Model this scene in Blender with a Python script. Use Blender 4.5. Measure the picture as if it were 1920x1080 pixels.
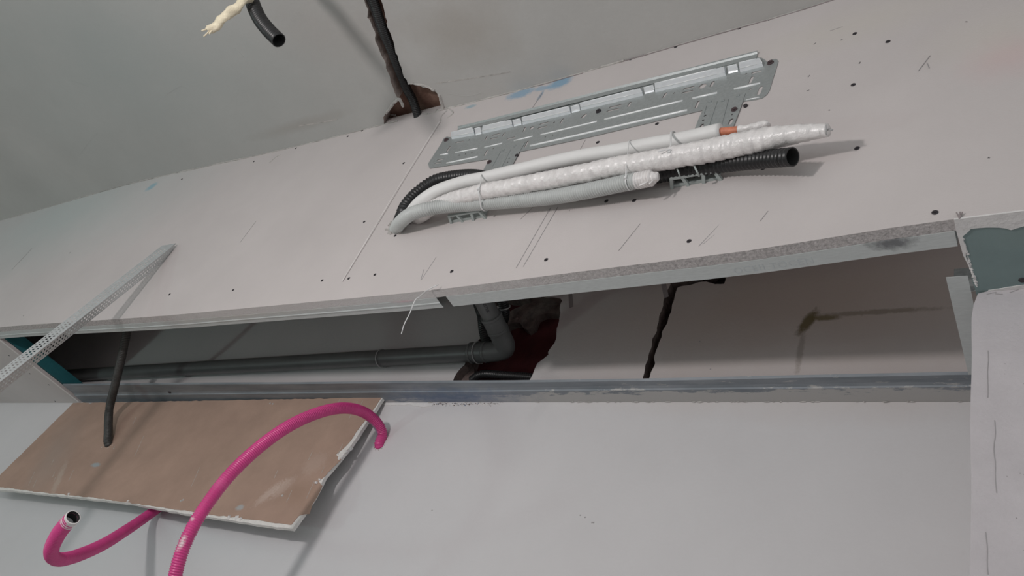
import bpy, bmesh, math, random
from mathutils import Vector, Matrix, noise
from mathutils.geometry import delaunay_2d_cdt
random.seed(7)
S = bpy.context.scene
COL = S.collection
for o in list(bpy.data.objects): bpy.data.objects.remove(o)

# ------------------------------------------------------------------ camera, world, lamps, exposure
H = 1.6                                    # eye height above the floor
CX, CY = 960.0, 540.0
def unit(v): return v.normalized()
_a = Vector((-1290-CX, 756-CY)); _b = Vector((1840-CX, -1400-CY))
FOC = math.sqrt(-(_a.dot(_b)))
AX = -unit(Vector((_a.x, _a.y, FOC))); AZ = unit(Vector((_b.x, _b.y, FOC))); AY = AZ.cross(AX)
CAM = Vector((0, 0, H))
def c2w(v): return Vector((AX.dot(v), AY.dot(v), AZ.dot(v)))     # lens axes (right, down, forward) to room axes
cam = bpy.data.cameras.new('camera'); co = bpy.data.objects.new('camera', cam); COL.objects.link(co)
cam.sensor_width = 36; cam.lens = FOC*36/1920; cam.clip_start = .01
rx, dn, fw = c2w(Vector((1,0,0))), c2w(Vector((0,1,0))), c2w(Vector((0,0,1)))
m = Matrix.Identity(4)
for i in range(3): m[i][0], m[i][1], m[i][2] = rx[i], -dn[i], -fw[i]
m.translation = CAM; co.matrix_world = m
S.camera = co
W = bpy.data.worlds.new('world'); S.world = W; W.use_nodes = True
W.node_tree.nodes['Background'].inputs[0].default_value = (.95, 1.0, 1.02, 1)
W.node_tree.nodes['Background'].inputs[1].default_value = .74
def lamp(name, loc, power, size, col):
    l = bpy.data.lights.new(name, 'POINT'); l.energy = power; l.shadow_soft_size = size; l.color = col
    o = bpy.data.objects.new(name, l); COL.objects.link(o); o.location = (loc[0], loc[1], loc[2]+H)
lamp('work_lamp', (-1.35, -.85, .50), 57, .075, (1.0, .945, .93))
lamp('floor_lamp', (-4.7, -1.4, -1.38), 38, .14, (.74, 1.0, .95))
S.view_settings.view_transform = 'Standard'; S.view_settings.look = 'None'
S.view_settings.gamma = 1; S.view_settings.use_curve_mapping = False
S.view_settings.exposure = 0

# ------------------------------------------------------------------ measuring the place
def ray(px, py): return c2w(Vector((px-CX, py-CY, FOC)))
def atX(px, py, x): d = ray(px, py); return CAM + d*(x/d.x)
def atY(px, py, y): d = ray(px, py); return CAM + d*(y/d.y)
def atZ(px, py, z): d = ray(px, py); return CAM + d*(z/d.z)        # z above eye height
def atC(px, py, c): return CAM + ray(px, py)*(c/FOC)
def atP(px, py, p, n): d = ray(px, py); return CAM + d*((p-CAM).dot(n)/d.dot(n))
FX = [-9,-4.5,-3.3,-2.2,-1.3,-.55,-.15,.6,3]; FY = [1.0,1.0,.988,1.017,1.023,1.006,.982,.97,.97]
def fY(x):                                                          # the boarded face is slightly bowed
    for i in range(len(FX)-1):
        if x <= FX[i+1]:
            t = (x-FX[i])/(FX[i+1]-FX[i]); t = max(0, t); t = t*t*(3-2*t)*.5 + t*.5
            return FY[i]*(1-t)+FY[i+1]*t
    return FY[-1]
def bulk(px, py, off=0):
    d = ray(px, py); y = 1.0
    for i in range(30): y = fY(d.x/d.y*y) - off
    return CAM + d*(y/d.y)
YW, ZC, ZS, YCOL = 1.46, 1.86, 1.057, 1.15

# ------------------------------------------------------------------ materials
class NT:
    def __init__(s, name):
        s.m = bpy.data.materials.new(name); s.m.use_nodes = True; s.t = s.m.node_tree
        s.b = s.t.nodes['Principled BSDF']; s.tc = s.t.nodes.new('ShaderNodeTexCoord')
    def n(s, typ, **kw):
        x = s.t.nodes.new('ShaderNode'+typ)
        for k, v in kw.items(): setattr(x, k, v)
        return x
    def l(s, a, b): s.t.links.new(a, b)
    def noise(s, scale, detail=4, rough=.55, sc=None):
        x = s.n('TexNoise'); x.inputs['Scale'].default_value = scale; x.inputs['Detail'].default_value = detail; x.inputs['Roughness'].default_value = rough
        if sc:
            mp = s.n('Mapping'); mp.inputs['Scale'].default_value = sc; s.l(s.tc.outputs['Object'], mp.inputs[0]); s.l(mp.outputs[0], x.inputs['Vector'])
        else: s.l(s.tc.outputs['Object'], x.inputs['Vector'])
        return x.outputs['Fac']
    def rng(s, v, a, b, c=0, d=1):
        x = s.n('MapRange'); s.l(v, x.inputs[0])
        for i, q in enumerate((a, b, c, d)): x.inputs[i+1].default_value = q
        return x.outputs[0]
    def math(s, op, a, b):
        x = s.n('Math', operation=op)
        for i, q in enumerate((a, b)):
            if isinstance(q, (int, float)): x.inputs[i].default_value = q
            else: s.l(q, x.inputs[i])
        return x.outputs[0]
    def mix(s, fac, a, b):
        x = s.n('Mix', data_type='RGBA')
        if isinstance(fac, (int, float)): x.inputs[0].default_value = fac
        else: s.l(fac, x.inputs[0])
        for i, q in ((6, a), (7, b)):
            if isinstance(q, tuple): x.inputs[i].default_value = (*q, 1)
            else: s.l(q, x.inputs[i])
        return x.outputs[2]
    def blot(s, c, r, ang=0, ns=40, amt=.8, e0=.95, e1=.45, axis='Y'):
        """soft ragged patch centred at c, half sizes r, turned by ang about the given axis"""
        mp = s.n('Mapping', vector_type='TEXTURE'); mp.inputs['Location'].default_value = c
        rot = {'Y': (0, ang, 0), 'Z': (0, 0, ang), 'X': (ang, 0, 0)}[axis]; mp.inputs['Rotation'].default_value = rot
        mp.inputs['Scale'].default_value = r
        s.l(s.tc.outputs['Object'], mp.inputs[0])
        ln = s.n('VectorMath', operation='LENGTH'); s.l(mp.outputs[0], ln.inputs[0])
        nz = s.math('MULTIPLY', s.math('SUBTRACT', s.noise(ns, 6, .7), .5), amt)
        return s.rng(s.math('ADD', ln.outputs['Value'], nz), e0, e1)
def mat(name, col, rough=.7, metal=0, var=.06, vscale=6, bump=.0, bscale=200, col2=None, spec=.5, blots=(), sc=None, b2=0, b2s=8, coat=0):
    s = NT(name)
    c2 = col2 or tuple(min(1, c*(1+var*2)) for c in col); c1 = col if col2 else tuple(c*(1-var) for c in col)
    f = s.rng(s.noise(vscale, 6, .6, sc), .3, .7)
    out = s.mix(f, c1, c2)
    for (mk, cc, k) in blots:
        out = s.mix(s.math('MULTIPLY', s.blot(*mk), k), out, cc)
    s.l(out, s.b.inputs['Base Color'])
    s.b.inputs['Roughness'].default_value = rough; s.b.inputs['Metallic'].default_value = metal
    s.b.inputs['Specular IOR Level'].default_value = spec
    if coat: s.b.inputs['Coat Weight'].default_value = coat; s.b.inputs['Coat Roughness'].default_value = .25
    if bump:
        hgt = s.noise(bscale, 4, .6, sc)
        if b2: hgt = s.math('ADD', hgt, s.math('MULTIPLY', s.noise(b2s, 3, .5), b2))
        bp = s.n('Bump'); bp.inputs['Strength'].default_value = bump; bp.inputs['Distance'].default_value = .003
        s.l(hgt, bp.inputs['Height']); s.l(bp.outputs[0], s.b.inputs['Normal'])
    return s.m
def pb(px, py): p = bulk(px, py); return (p.x, p.y, p.z)
def pw(px, py): p = atY(px, py, YW); return (p.x, p.y, p.z)
def pz(px, py, z=ZC): p = atZ(px, py, z); return (p.x, p.y, p.z)
BLUE = (.20, .36, .50)
M = {}
M['board'] = mat('board_paper', (.585, .54, .53), .85, var=.03, vscale=3, bump=.12, bscale=260, b2=.6, b2s=25, blots=[
    ((pb(975,176), (.06,.2,.030), 0, 60, 1.0), BLUE, .75), ((pb(1015,166), (.05,.2,.016), .15, 60, 1.1), BLUE, .6),
    ((pb(1050,155), (.052,.2,.036), 0, 45, .9), BLUE, .85),
    ((pb(1013,180), (.008,.2,.032), .1, 60, .5), (.16,.27,.38), .7),
    ((pb(882,200), (.025,.2,.012), 0, 80, 1.0), (.30,.42,.48), .8),
    ((pb(284,350), (.040,.2,.028), -.5, 50, .8), (.16,.40,.52), .85),
    ((pb(1895,105), (.10,.2,.09), 0, 15, .9, 1.0, .1), (.66,.44,.44), .35),
    ((pb(1610,45), (.35,.2,.10), 0, 6, .9, 1.0, .1), (.62,.58,.50), .3),
    ((pb(1860,60), (.14,.2,.12), 0, 6, .9, 1.0, .1), (.62,.57,.49), .3),
    ((pb(600,230), (.4,.2,.05), 0, 10, .9, 1.0, .2), (.66,.56,.54), .35),
    ((pb(120,400), (1.2,.3,.5), 0, 4, .6, 1.0, .1), (.49,.55,.54), .7)])  # last blot paints the dimmer, cooler light at the left end into the board
M['board_edge'] = mat('board_cut_edge', (.46, .43, .425), .95, var=.25, vscale=160, bump=.8, bscale=300, blots=[((pz(560,567,ZS), (1.0,.1,.05), 0, 20, .8), (.70,.67,.66), .8)])
M['ceiling'] = mat('ceiling_plaster', (.485, .475, .46), .9, var=.05, vscale=2.2, bump=.25, bscale=70, b2=2.0, b2s=9, blots=[
    ((pz(870,60), (.22,.14,.3), .2, 9, .9, 1.0, .2, 'Z'), (.37,.33,.29), .45),
    ((pz(610,60), (.3,.16,.3), .3, 9, .9, 1.0, .2, 'Z'), (.44,.40,.38), .45),
    ((pz(560,235), (.3,.03,.3), 0, 12, .9, 1.0, .2, 'Z'), (.37,.32,.29), .6),
    ((pz(250,130), (1.2,.7,.3), .3, 3, .6, 1.0, .1, 'Z'), (.40,.43,.42), .8)])  # last blot: light falling off to the left, put into the ceiling colour
M['wall'] = mat('wall_plaster', (.645, .625, .63), .88, var=.025, vscale=2.5, bump=.18, bscale=120, b2=1.2, b2s=14, blots=[
    ((pw(1500,560), (1.0,.2,.36), 0, 3, .5, 1.0, .15), (.52,.41,.36), .85),
    ((pw(1515,603), (.018,.2,.052), .45, 70, 1.0), (.13,.095,.035), .9),
    ((pw(1545,596), (.045,.2,.012), .05, 70, .9), (.16,.12,.05), .85),
    ((pw(1640,585), (.17,.2,.010), 0, 60, 1.3), (.25,.20,.15), .65),
    ((pw(1500,660), (.010,.2,.075), 0, 60, 1.3), (.30,.25,.22), .6),
    ((pw(300,1000), (1.4,.4,.5), 0, 3, .5, 1.0, .1), (.53,.56,.575), .6)])  # last blot: weaker, cooler light on the left part, painted into the wall
M['pillar'] = mat('pillar_plaster', (.54, .505, .52), .9, var=.04, vscale=14, bump=.35, bscale=160, b2=1.0, b2s=16, blots=[
    (((-.03, YCOL, 2.28), (.05,.3,.4), 0, 6, .8, 1.0, .1), (.55,.48,.45), .5)])
M['dirty'] = mat('cavity_dark', (.035, .028, .026), .95, var=.4, vscale=30, bump=.8, bscale=50)
M['brick'] = mat('cavity_red_brick', (.075, .010, .013), .9, var=.2, vscale=14, bump=.5, bscale=60)
M['clay'] = mat('chase_brown', (.14, .07, .05), .95, var=.5, vscale=18, bump=.9, bscale=50, col2=(.30,.19,.15))
M['chase_side'] = mat('chase_side', (.40, .33, .30), .95, var=.25, vscale=30, bump=.9, bscale=70)
M['rubble'] = mat('mortar', (.15, .115, .105), .95, var=.3, vscale=40, bump=1, bscale=80)
M['plaster'] = mat('fresh_plaster', (.72, .70, .69), .9, var=.05, vscale=40, bump=.6, bscale=120)
M['plaster_thin'] = mat('rough_filler', (.46, .44, .42), .95, var=.15, vscale=60, bump=.8, bscale=160)
M['green'] = mat('green_board', (.20, .265, .265), .85, var=.06, vscale=9, bump=.1, bscale=250, blots=[
    (((-.02, 1.03, H+ZS), (.12,.05,.1), .1, 30, .9, 1.0, .2, 'Z'), (.22,.28,.27), .6)])
M['teal'] = mat('teal_board_edge', (.012, .115, .135), .8, var=.12, vscale=20, bump=.1)
M['galv'] = mat('galvanised_steel', (.40, .43, .43), .50, .75, var=.14, vscale=120, bump=.04, bscale=400)
M['galv_plate'] = mat('zinc_plate', (.385, .41, .41), .45, .45, var=.07, vscale=160, bump=.03, bscale=500)
M['galv_lit'] = mat('zinc_ridge_lit', (.84, .87, .90), .38, .35, var=.04, vscale=60)  # same zinc as the plate, painted paler where the ridge catches light
M['channel'] = mat('channel_steel', (.56, .585, .58), .62, .15, var=.05, vscale=60, bump=.05, bscale=200, sc=(1,6,6), blots=[
    ((pz(748,553,ZS), (.065,.03,.05), 0, 20, .5, 1.0, .2, 'Z'), (.62,.12,.22), .8),
    ((pz(1672,455,ZS), (.045,.02,.05), 0, 90, 1.2, 1.0, .3, 'Z'), (.10,.10,.11), .8),
    ((pz(450,580,ZS), (.5,.05,.05), 0, 6, .7, 1.0, .2, 'Z'), (.58,.48,.42), .5)])
def track_mat():
    s = NT('track_steel'); f = s.rng(s.noise(5, 5, .6, (1,5,5)), .35, .65)
    out = s.mix(f, (.20,.225,.25), (.30,.32,.345))
    nz = s.noise(22, 6, .7, (1,4,1)); sx = s.n('SeparateXYZ'); s.l(s.tc.outputs['Object'], sx.inputs[0])
    edge = s.rng(sx.outputs[1], 1.405, 1.45, -.12, .33)
    xg = s.rng(sx.outputs[0], -2.1, -1.0, -.35, .12)
    pl = s.rng(s.math('ADD', s.math('ADD', nz, edge), xg), .60, .66)
    out = s.mix(pl, out, (.46,.45,.44))
    out = s.mix(s.math('MULTIPLY', s.blot((-1.45,1.44,H+ZS), (.30,.05,.05), 0, 30, 1.2, 1.0, .2, 'Z'), .8), out, (.12,.17,.27))
    s.l(out, s.b.inputs['Base Color']); s.b.inputs['Roughness'].default_value = .6
    mt = s.math('SUBTRACT', .3, s.math('MULTIPLY', pl, .3)); s.l(mt, s.b.inputs['Metallic'])
    return s.m
M['track'] = track_mat()
M['screw'] = mat('black_screw', (.045, .04, .045), .5, .3, var=.2, vscale=300)
M['rust'] = mat('brown_screw', (.10, .07, .075), .5, .5, var=.3, vscale=300)
M['pencil'] = mat('pencil', (.36, .34, .345), .8)
M['groove'] = mat('board_joint', (.30, .26, .26), .9)
M['white_line'] = mat('joint_paper', (.76, .72, .71), .9, bump=.4)
M['black'] = mat('black_conduit', (.018, .018, .019), .38, var=.15, vscale=40, spec=.5)
M['black_dusty'] = mat('black_conduit_dusty', (.040, .038, .036), .5, var=.3, vscale=30)
M['bore'] = mat('conduit_bore', (.006, .006, .006), .8)
M['pink'] = mat('pink_conduit', (.60, .055, .235), .38, var=.08, vscale=20, bump=.0, blots=[
    ((tuple(atX(333,1020,-1.66)), (.012,.016,.03), .1, 90, 1.5, 1.0, .5), (.8,.72,.72), .95),
    ((tuple(atX(355,968,-1.66)), (.008,.02,.008), 0, 120, 1.4, 1.0, .4), (.8,.75,.75), .9),
    ((tuple(atX(672,766,-1.65)), (.008,.02,.008), 0, 120, 1.2, 1.0, .4), (.8,.75,.75), .9),
    ((tuple(atX(412,907,-1.655)), (.02,.02,.02), 0, 200, 1.8, 1.0, .4), (.75,.3,.5), .15),
    ((tuple(atX(703,812,-1.655)), (.014,.06,.034), .3, 60, .5, 1.0, .5), (.20,.23,.30), .9)])
M['grey_conduit'] = mat('grey_conduit', (.55, .57, .56), .45, var=.06, vscale=30)
M['white_smooth'] = mat('white_insulation', (.80, .79, .78), .5, var=.02, vscale=20, bump=.05)
M['white_wrap'] = mat('white_wrap', (.80, .77, .76), .28, var=.09, vscale=45, bump=.9, bscale=70, coat=.3)
M['tie'] = mat('tie_plastic', (.74, .74, .74), .35, var=.02)
M['tie_dull'] = mat('tie_dull', (.42, .42, .42), .45, var=.02)
M['clip'] = mat('clip_plastic', (.40, .44, .43), .5, var=.03)
M['copper'] = mat('orange_sleeve', (.62, .21, .12), .5, var=.15, vscale=60)
M['pvc'] = mat('grey_pvc', (.13, .135, .135), .42, var=.07, vscale=12)
M['pvc_far'] = M['pvc']
M['cloth'] = mat('cream_wrap', (.78, .70, .53), .9, var=.1, vscale=60, bump=.9, bscale=120)
M['tan'] = mat('tan_paper', (.40, .265, .20), .85, var=.07, vscale=7, bump=.15, bscale=120, b2=.8, b2s=20, blots=[])
M['gyps'] = mat('gypsum_core', (.74, .72, .69), .95, var=.06, vscale=60, bump=.7, bscale=120)
M['painted_glint'] = mat('zinc_painted_glint', (.95, .97, .98), .3, .2)  # near-white colour paints the highlights of ridge edges and ribs
M['bead'] = mat('bead_steel', (.57, .595, .60), .45, .4, var=.06, vscale=60)
M['floor'] = mat('floor_screed', (.33, .31, .30), .9, var=.1, vscale=3, bump=.2)
M['stamp'] = mat('faint_stamp', (.50, .53, .54), .6)
M['print'] = mat('pipe_print', (.03, .03, .035), .6)

# ------------------------------------------------------------------ mesh helpers
def link(o, parent=None):
    COL.objects.link(o)
    if parent: o.parent = parent
    return o
def obj(name, bm, mats, parent=None, smooth=False):
    me = bpy.data.meshes.new(name); bmesh.ops.recalc_face_normals(bm, faces=bm.faces)
    bm.to_mesh(me); bm.free()
    for mm in (mats if isinstance(mats, (list, tuple)) else [mats]): me.materials.append(mm)
    if smooth:
        for p in me.polygons: p.use_smooth = True
    return link(bpy.data.objects.new(name, me), parent)
def tag(o, label, cat=None, group=None, kind=None):
    o['label'] = label
    if cat: o['category'] = cat
    if group: o['group'] = group
    if kind: o['kind'] = kind
    return o
def empty(name, loc):
    o = bpy.data.objects.new(name, None); COL.objects.link(o); o.location = loc; o.empty_display_size = .02
    bpy.context.view_layer.update()
    return o
def adopt(root, *kids):
    for k in kids:
        k.parent = root; k.matrix_parent_inverse = Matrix.Translation(-root.location)
    return root
def box(bm, lo, hi, mi=0):
    vs = [bm.verts.new((x, y, z)) for x in (lo[0], hi[0]) for y in (lo[1], hi[1]) for z in (lo[2], hi[2])]
    for f in ((0,1,3,2),(4,6,7,5),(0,4,5,1),(2,3,7,6),(0,2,6,4),(1,5,7,3)):
        bm.faces.new([vs[i] for i in f]).material_index = mi
def hexa(bm, p, mi=0):                     # p: four base corners then four top corners
    vs = [bm.verts.new(q) for q in p]
    for f in ((0,1,2,3),(7,6,5,4),(0,4,5,1),(1,5,6,2),(2,6,7,3),(3,7,4,0)):
        bm.faces.new([vs[i] for i in f]).material_index = mi
def slab(bm, pts, off, mi=0, holes=(), mi_side=None):
    """filled outline (with holes) given as 3D points, thickened by vector off"""
    off = Vector(off); n = off.normalized(); o0 = Vector(pts[0])
    u = (Vector(pts[len(pts)//2])-o0); u = (u-n*u.dot(n)).normalized(); v = n.cross(u)
    co2, faces = [], []
    for lp in [pts]+list(holes):
        k = len(co2); ring = [Vector(p)-o0 for p in lp]
        co2 += [Vector((p.dot(u), p.dot(v))) for p in ring]; idx = list(range(k, k+len(lp)))
        ar = sum(co2[idx[i-1]].x*co2[idx[i]].y-co2[idx[i]].x*co2[idx[i-1]].y for i in range(len(idx)))
        faces.append(idx if ar > 0 else idx[::-1])
    edges = [(f[i-1], f[i]) for f in faces for i in range(len(f))]
    V2, E2, F2, _, _, _ = delaunay_2d_cdt(co2, edges, [], 0, 1e-7)
    polys = [[co2[i] for i in f] for f in faces]
    bbs = [(min(p.x for p in P), min(p.y for p in P), max(p.x for p in P), max(p.y for p in P)) for P in polys]
    def inside(q, k):
        b = bbs[k]
        if q.x < b[0] or q.x > b[2] or q.y < b[1] or q.y > b[3]: return False
        P = polys[k]; r = False; j = len(P)-1
        for i in range(len(P)):
            if (P[i].y > q.y) != (P[j].y > q.y) and q.x < (P[j].x-P[i].x)*(q.y-P[i].y)/(P[j].y-P[i].y)+P[i].x: r = not r
            j = i
        return r
    keep = []
    for f in F2:
        q = sum((V2[i] for i in f), Vector((0, 0)))/len(f)
        if inside(q, 0) and not any(inside(q, k) for k in range(1, len(polys))): keep.append(f)
    F2 = keep
    if not F2: print('EMPTY SLAB', len(co2))
    A = [bm.verts.new(o0+u*p.x+v*p.y) for p in V2]; B = [bm.verts.new(a.co+off) for a in A]
    cnt = {}
    for f in F2:
        bm.faces.new([A[i] for i in f]).material_index = mi; bm.faces.new([B[i] for i in reversed(f)]).material_index = mi
        for i in range(len(f)):
            e = (f[i-1], f[i]); cnt[e] = cnt.get(e, 0)+1
    for (a, b) in cnt:
        if (b, a) not in cnt: bm.faces.new((B[a], B[b], A[b], A[a])).material_index = mi if mi_side is None else mi_side
    for q in A+B:
        if not q.link_faces: bm.verts.remove(q)
def jag(pts, step=.02, amp=.004, closed=True, seed=0, axes=(0, 2)):
    out = []; n = len(pts)
    for i in range(n if closed else n-1):
        a, b = Vector(pts[i]), Vector(pts[(i+1) % n]); k = max(1, int((b-a).length/step))
        for j in range(k):
            p = a.lerp(b, j/k); q = p*37+Vector((seed*3.1, seed, 0))
            p[axes[0]] += amp*noise.noise(q); p[axes[1]] += amp*noise.noise(q+Vector((9, 9, 9)))
            out.append(p)
    if not closed: out.append(Vector(pts[-1]))
    return out
def spline(pts, step):
    pts = [Vector(p) for p in pts]
    if len(pts) == 2: P = [pts[0]*2-pts[1]]+pts+[pts[1]*2-pts[0]]
    else: P = [pts[0]*2-pts[1]]+pts+[pts[-1]*2-pts[-2]]
    dense = []
    for i in range(1, len(P)-2):
        a, b, c, d = P[i-1:i+3]
        k = 40
        for j in range(k):
            t = j/k
            dense.append(.5*((2*b)+(c-a)*t+(2*a-5*b+4*c-d)*t*t+(3*b-a-3*c+d)*t**3))
    dense.append(P[-2])
    out = [dense[0]]; acc = 0
    for i in range(1, len(dense)):
        seg = dense[i]-dense[i-1]; L = seg.length; pos = 0
        while L > 0 and acc+(L-pos) >= step:
            pos += step-acc; acc = 0; out.append(dense[i-1]+seg*(pos/L))
        acc += L-pos
    return out
def tube(bm, pts, rad, seg=14, step=.004, prof=None, open_a=False, open_b=False, wall=.0018, mi=0, mi_bore=1):
    """prof(s, angle) multiplies the radius; open ends get a lip and a dark bore"""
    path = spline(pts, step)
    if len(path) < 2 or (path[-1]-Vector(pts[-1])).length > step*.6: path.append(Vector(pts[-1]))
    n = len(path); rings = []
    t = (path[1]-path[0]).normalized(); up = Vector((0, 0, 1)) if abs(t.z) < .9 else Vector((1, 0, 0)); u = t.cross(up).normalized()
    s = 0
    for i, p in enumerate(path):
        t2 = (path[min(i+1, n-1)]-path[max(i-1, 0)]).normalized()
        u = (u-t2*u.dot(t2)).normalized(); v = t2.cross(u)
        if i: s += (p-path[i-1]).length
        ring = []
        for k in range(seg):
            a = 2*math.pi*k/seg; r = rad*(prof(s, a) if prof else 1)
            ring.append(bm.verts.new(p+(u*math.cos(a)+v*math.sin(a))*r))
        rings.append((ring, p, t2, u, v))
    for i in range(n-1):
        A, B = rings[i][0], rings[i+1][0]
        for k in range(seg): bm.faces.new((A[k], A[(k+1) % seg], B[(k+1) % seg], B[k])).material_index = mi
    for end, op in ((0, open_a), (-1, open_b)):
        ring, p, tt, uu, vv = rings[end]; inw = tt if end == 0 else -tt
        if op:
            r2 = rad-wall; I = []; J = []
            for k in range(seg):
                a = 2*math.pi*k/seg; d = uu*math.cos(a)+vv*math.sin(a)
                I.append(bm.verts.new(p+d*r2*.97)); J.append(bm.verts.new(p+d*r2*.97+inw*.03))
            for k in range(seg):
                k2 = (k+1) % seg
                bm.faces.new((ring[k], ring[k2], I[k2], I[k])).material_index = mi
                bm.faces.new((I[k], I[k2], J[k2], J[k])).material_index = mi_bore
            bm.faces.new(J).material_index = mi_bore
        else: bm.faces.new(ring).material_index = mi
def corr(pitch, amp=.12):
    def f(s, a):
        x = (s/pitch) % 1.0
        return 1 if x < .55 else 1-amp
    return f
def ctube(bm, pts, rad, pitch=.005, amp=.12, **kw): tube(bm, pts, rad, step=pitch/4, prof=corr(pitch, amp), **kw)
def disc(bm, c, n, r, h, seg=12, mi=0, cup=0):
    n = Vector(n).normalized(); u = n.orthogonal().normalized(); v = n.cross(u)
    A = [bm.verts.new(Vector(c)+(u*math.cos(2*math.pi*k/seg)+v*math.sin(2*math.pi*k/seg))*r) for k in range(seg)]
    B = [bm.verts.new(Vector(c)+n*h+(u*math.cos(2*math.pi*k/seg)+v*math.sin(2*math.pi*k/seg))*r*.8) for k in range(seg)]
    t = bm.verts.new(Vector(c)+n*(h-cup))
    for k in range(seg):
        bm.faces.new((A[k], A[(k+1) % seg], B[(k+1) % seg], B[k])).material_index = mi
        bm.faces.new((B[k], B[(k+1) % seg], t)).material_index = mi
    bm.faces.new(A[::-1]).material_index = mi
def bar(bm, a, b, w, h, n, mi=0):          # flat strip from a to b, width w, height h along n
    a, b, n = Vector(a), Vector(b), Vector(n).normalized(); s = (b-a).cross(n).normalized()*w/2
    hexa(bm, [a-s, b-s, b+s, a+s, a-s+n*h, b-s+n*h, b+s+n*h, a+s+n*h], mi)
FRONT = Vector((0, -1, 0))

# ------------------------------------------------------------------ the setting
bm = bmesh.new(); box(bm, (-9, -5, -.1), (3, YW+.3, 0)); tag(obj('floor', bm, M['floor']), 'bare grey screed floor', kind='structure')
bm = bmesh.new(); box(bm, (-9.1, -5, 0), (-9, YW+.3, H+ZC+.2)); tag(obj('wall_left', bm, M['wall']), 'far plastered end wall', kind='structure')

# ceiling with the open chase knocked in it
def cz(px, py): return atZ(px, py, ZC)
hole = [cz(*p) for p in [(590,-170),(634,-90),(681,0),(696,45),(708,86),(722,122),(736,160),(745,184),(736,196),(722,210),(716,236),(800,236),(838,222),(827,200),(825,186),(818,172),(803,164),(785,160),(772,157),(764,160),(757,145),(749,120),(741,92),(727,45),(714,0),(672,-90),(632,-170)]]
hole = jag(hole, .012, .010, axes=(0, 1))
bm = bmesh.new()
slab(bm, [Vector((-9,-5,H+ZC)), Vector((3,-5,H+ZC)), Vector((3,YW+.3,H+ZC)), Vector((-9,YW+.3,H+ZC))], (0,0,.05), 0, [hole], 1)
ceil = obj('ceiling', bm, [M['ceiling'], M['chase_side']]); tag(ceil, 'grey plastered ceiling with a knocked-out channel', kind='structure')
bm = bmesh.new()
xs = [p.x for p in hole]; ys = [p.y for p in hole]
box(bm, (min(xs)-.1, min(ys)-.1, H+ZC+.049), (max(xs)+.1, max(ys)+.1, H+ZC+.10))
adopt(ceil, obj('masonry_above', bm, M['clay']))
def strip(bm, a, b, w, n, mi=0, h=.0006): bar(bm, a, b, w, h, n, mi)
DOWN = Vector((0,0,-1))
bm = bmesh.new()
for a, b, w in [((818,156),(962,134),.0035),((560,236),(640,222),.004)]:
    P = spline([cz(*a), cz((a[0]+b[0])/2,(a[1]+b[1])/2+1), cz(*b)], .02)
    for i in range(len(P)-1): strip(bm, P[i], P[i+1], w, DOWN, mi=1, h=.0004)
for pts in [[(130,152),(150,156),(168,165)],[(310,178),(335,163),(345,162),(356,172)],[(150,290),(165,268),(183,248)],[(440,90),(460,110)],[(840,175),(870,180),(890,178),(905,172)]]:
    P = spline([cz(*q) for q in pts], .01)
    for i in range(len(P)-1): strip(bm, P[i], P[i+1], .0025, DOWN, h=.0005)
adopt(ceil, obj('plaster_ridge', bm, [M['ceiling'], M['plaster_thin']]))

# boarded bulkhead face (slightly bowed), with its joint, pencil lines and cut bottom edge
bm = bmesh.new()
xs = [-9+i*.12 for i in range(101)]; zs = [H+ZS, H+ZS+.2, H+ZS+.4, H+ZS+.6, H+ZC+.03]
F = [[bm.verts.new((x, fY(x), z)) for z in zs] for x in xs]; B = [[bm.verts.new((x, fY(x)+.025, z)) for z in zs] for x in xs]
for i in range(100):
    for j in range(4):
        bm.faces.new((F[i][j], F[i+1][j], F[i+1][j+1], F[i][j+1])); bm.faces.new((B[i][j], B[i][j+1], B[i+1][j+1], B[i+1][j]))
    bm.faces.new((F[i][0], B[i][0], B[i+1][0], F[i+1][0])).material_index = 1
    bm.faces.new((F[i][4], F[i+1][4], B[i+1][4], B[i][4]))
for e in (0, 100): bm.faces.new([F[e][j] for j in range(5)]+[B[e][j] for j in range(4, -1, -1)])
def surf_line(pts, w, mi, off=.0003, h=.0005, wob=0):
    P = [bulk(px, py, off) for px, py in pts]; P = spline(P, .03) + [P[-1]]
    for i in range(len(P)-1):
        if (P[i+1]-P[i]).length > 1e-4:
            a, b = P[i].copy(), P[i+1].copy()
            a.y = fY(a.x)-off; b.y = fY(b.x)-off
            bar(bm, a, b, w*(1+wob*random.uniform(-1,1)), h, FRONT, mi)
surf_line([(824,228),(760,330),(700,430),(641,528)], .0035, 3, wob=.3)
surf_line([(826,229),(763,330),(703,430),(643,528)], .0015, 4, off=.0001)
for a, b, w in [((1032,390),(968,502),.0013),((1046,388),(981,500),.0011),((1066,320),(1098,262),.0010),((1355,415),(1310,462),.0015),((1340,440),(1318,458),.0010),
                ((818,482),(790,525),.0014),((480,415),(450,455),.0010),((795,505),(789,525),.0018),((60,466),(22,506),.0010),((1200,420),(1160,470),.0009),((1016,175),(998,203),.0022),
                ((1003,385),(975,412),.0009),((1722,133),(1744,104),.0010),((1738,118),(1742,128),.0010),((1556,58),(1580,50),.0010),((1425,415),(1440,396),.0012),((1180,545),(1200,520),.0001),((1440,145),(1460,140),.0001)]:
    if w > .0005: surf_line([a, ((a[0]+b[0])/2, (a[1]+b[1])/2), b], w, 2)
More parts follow.
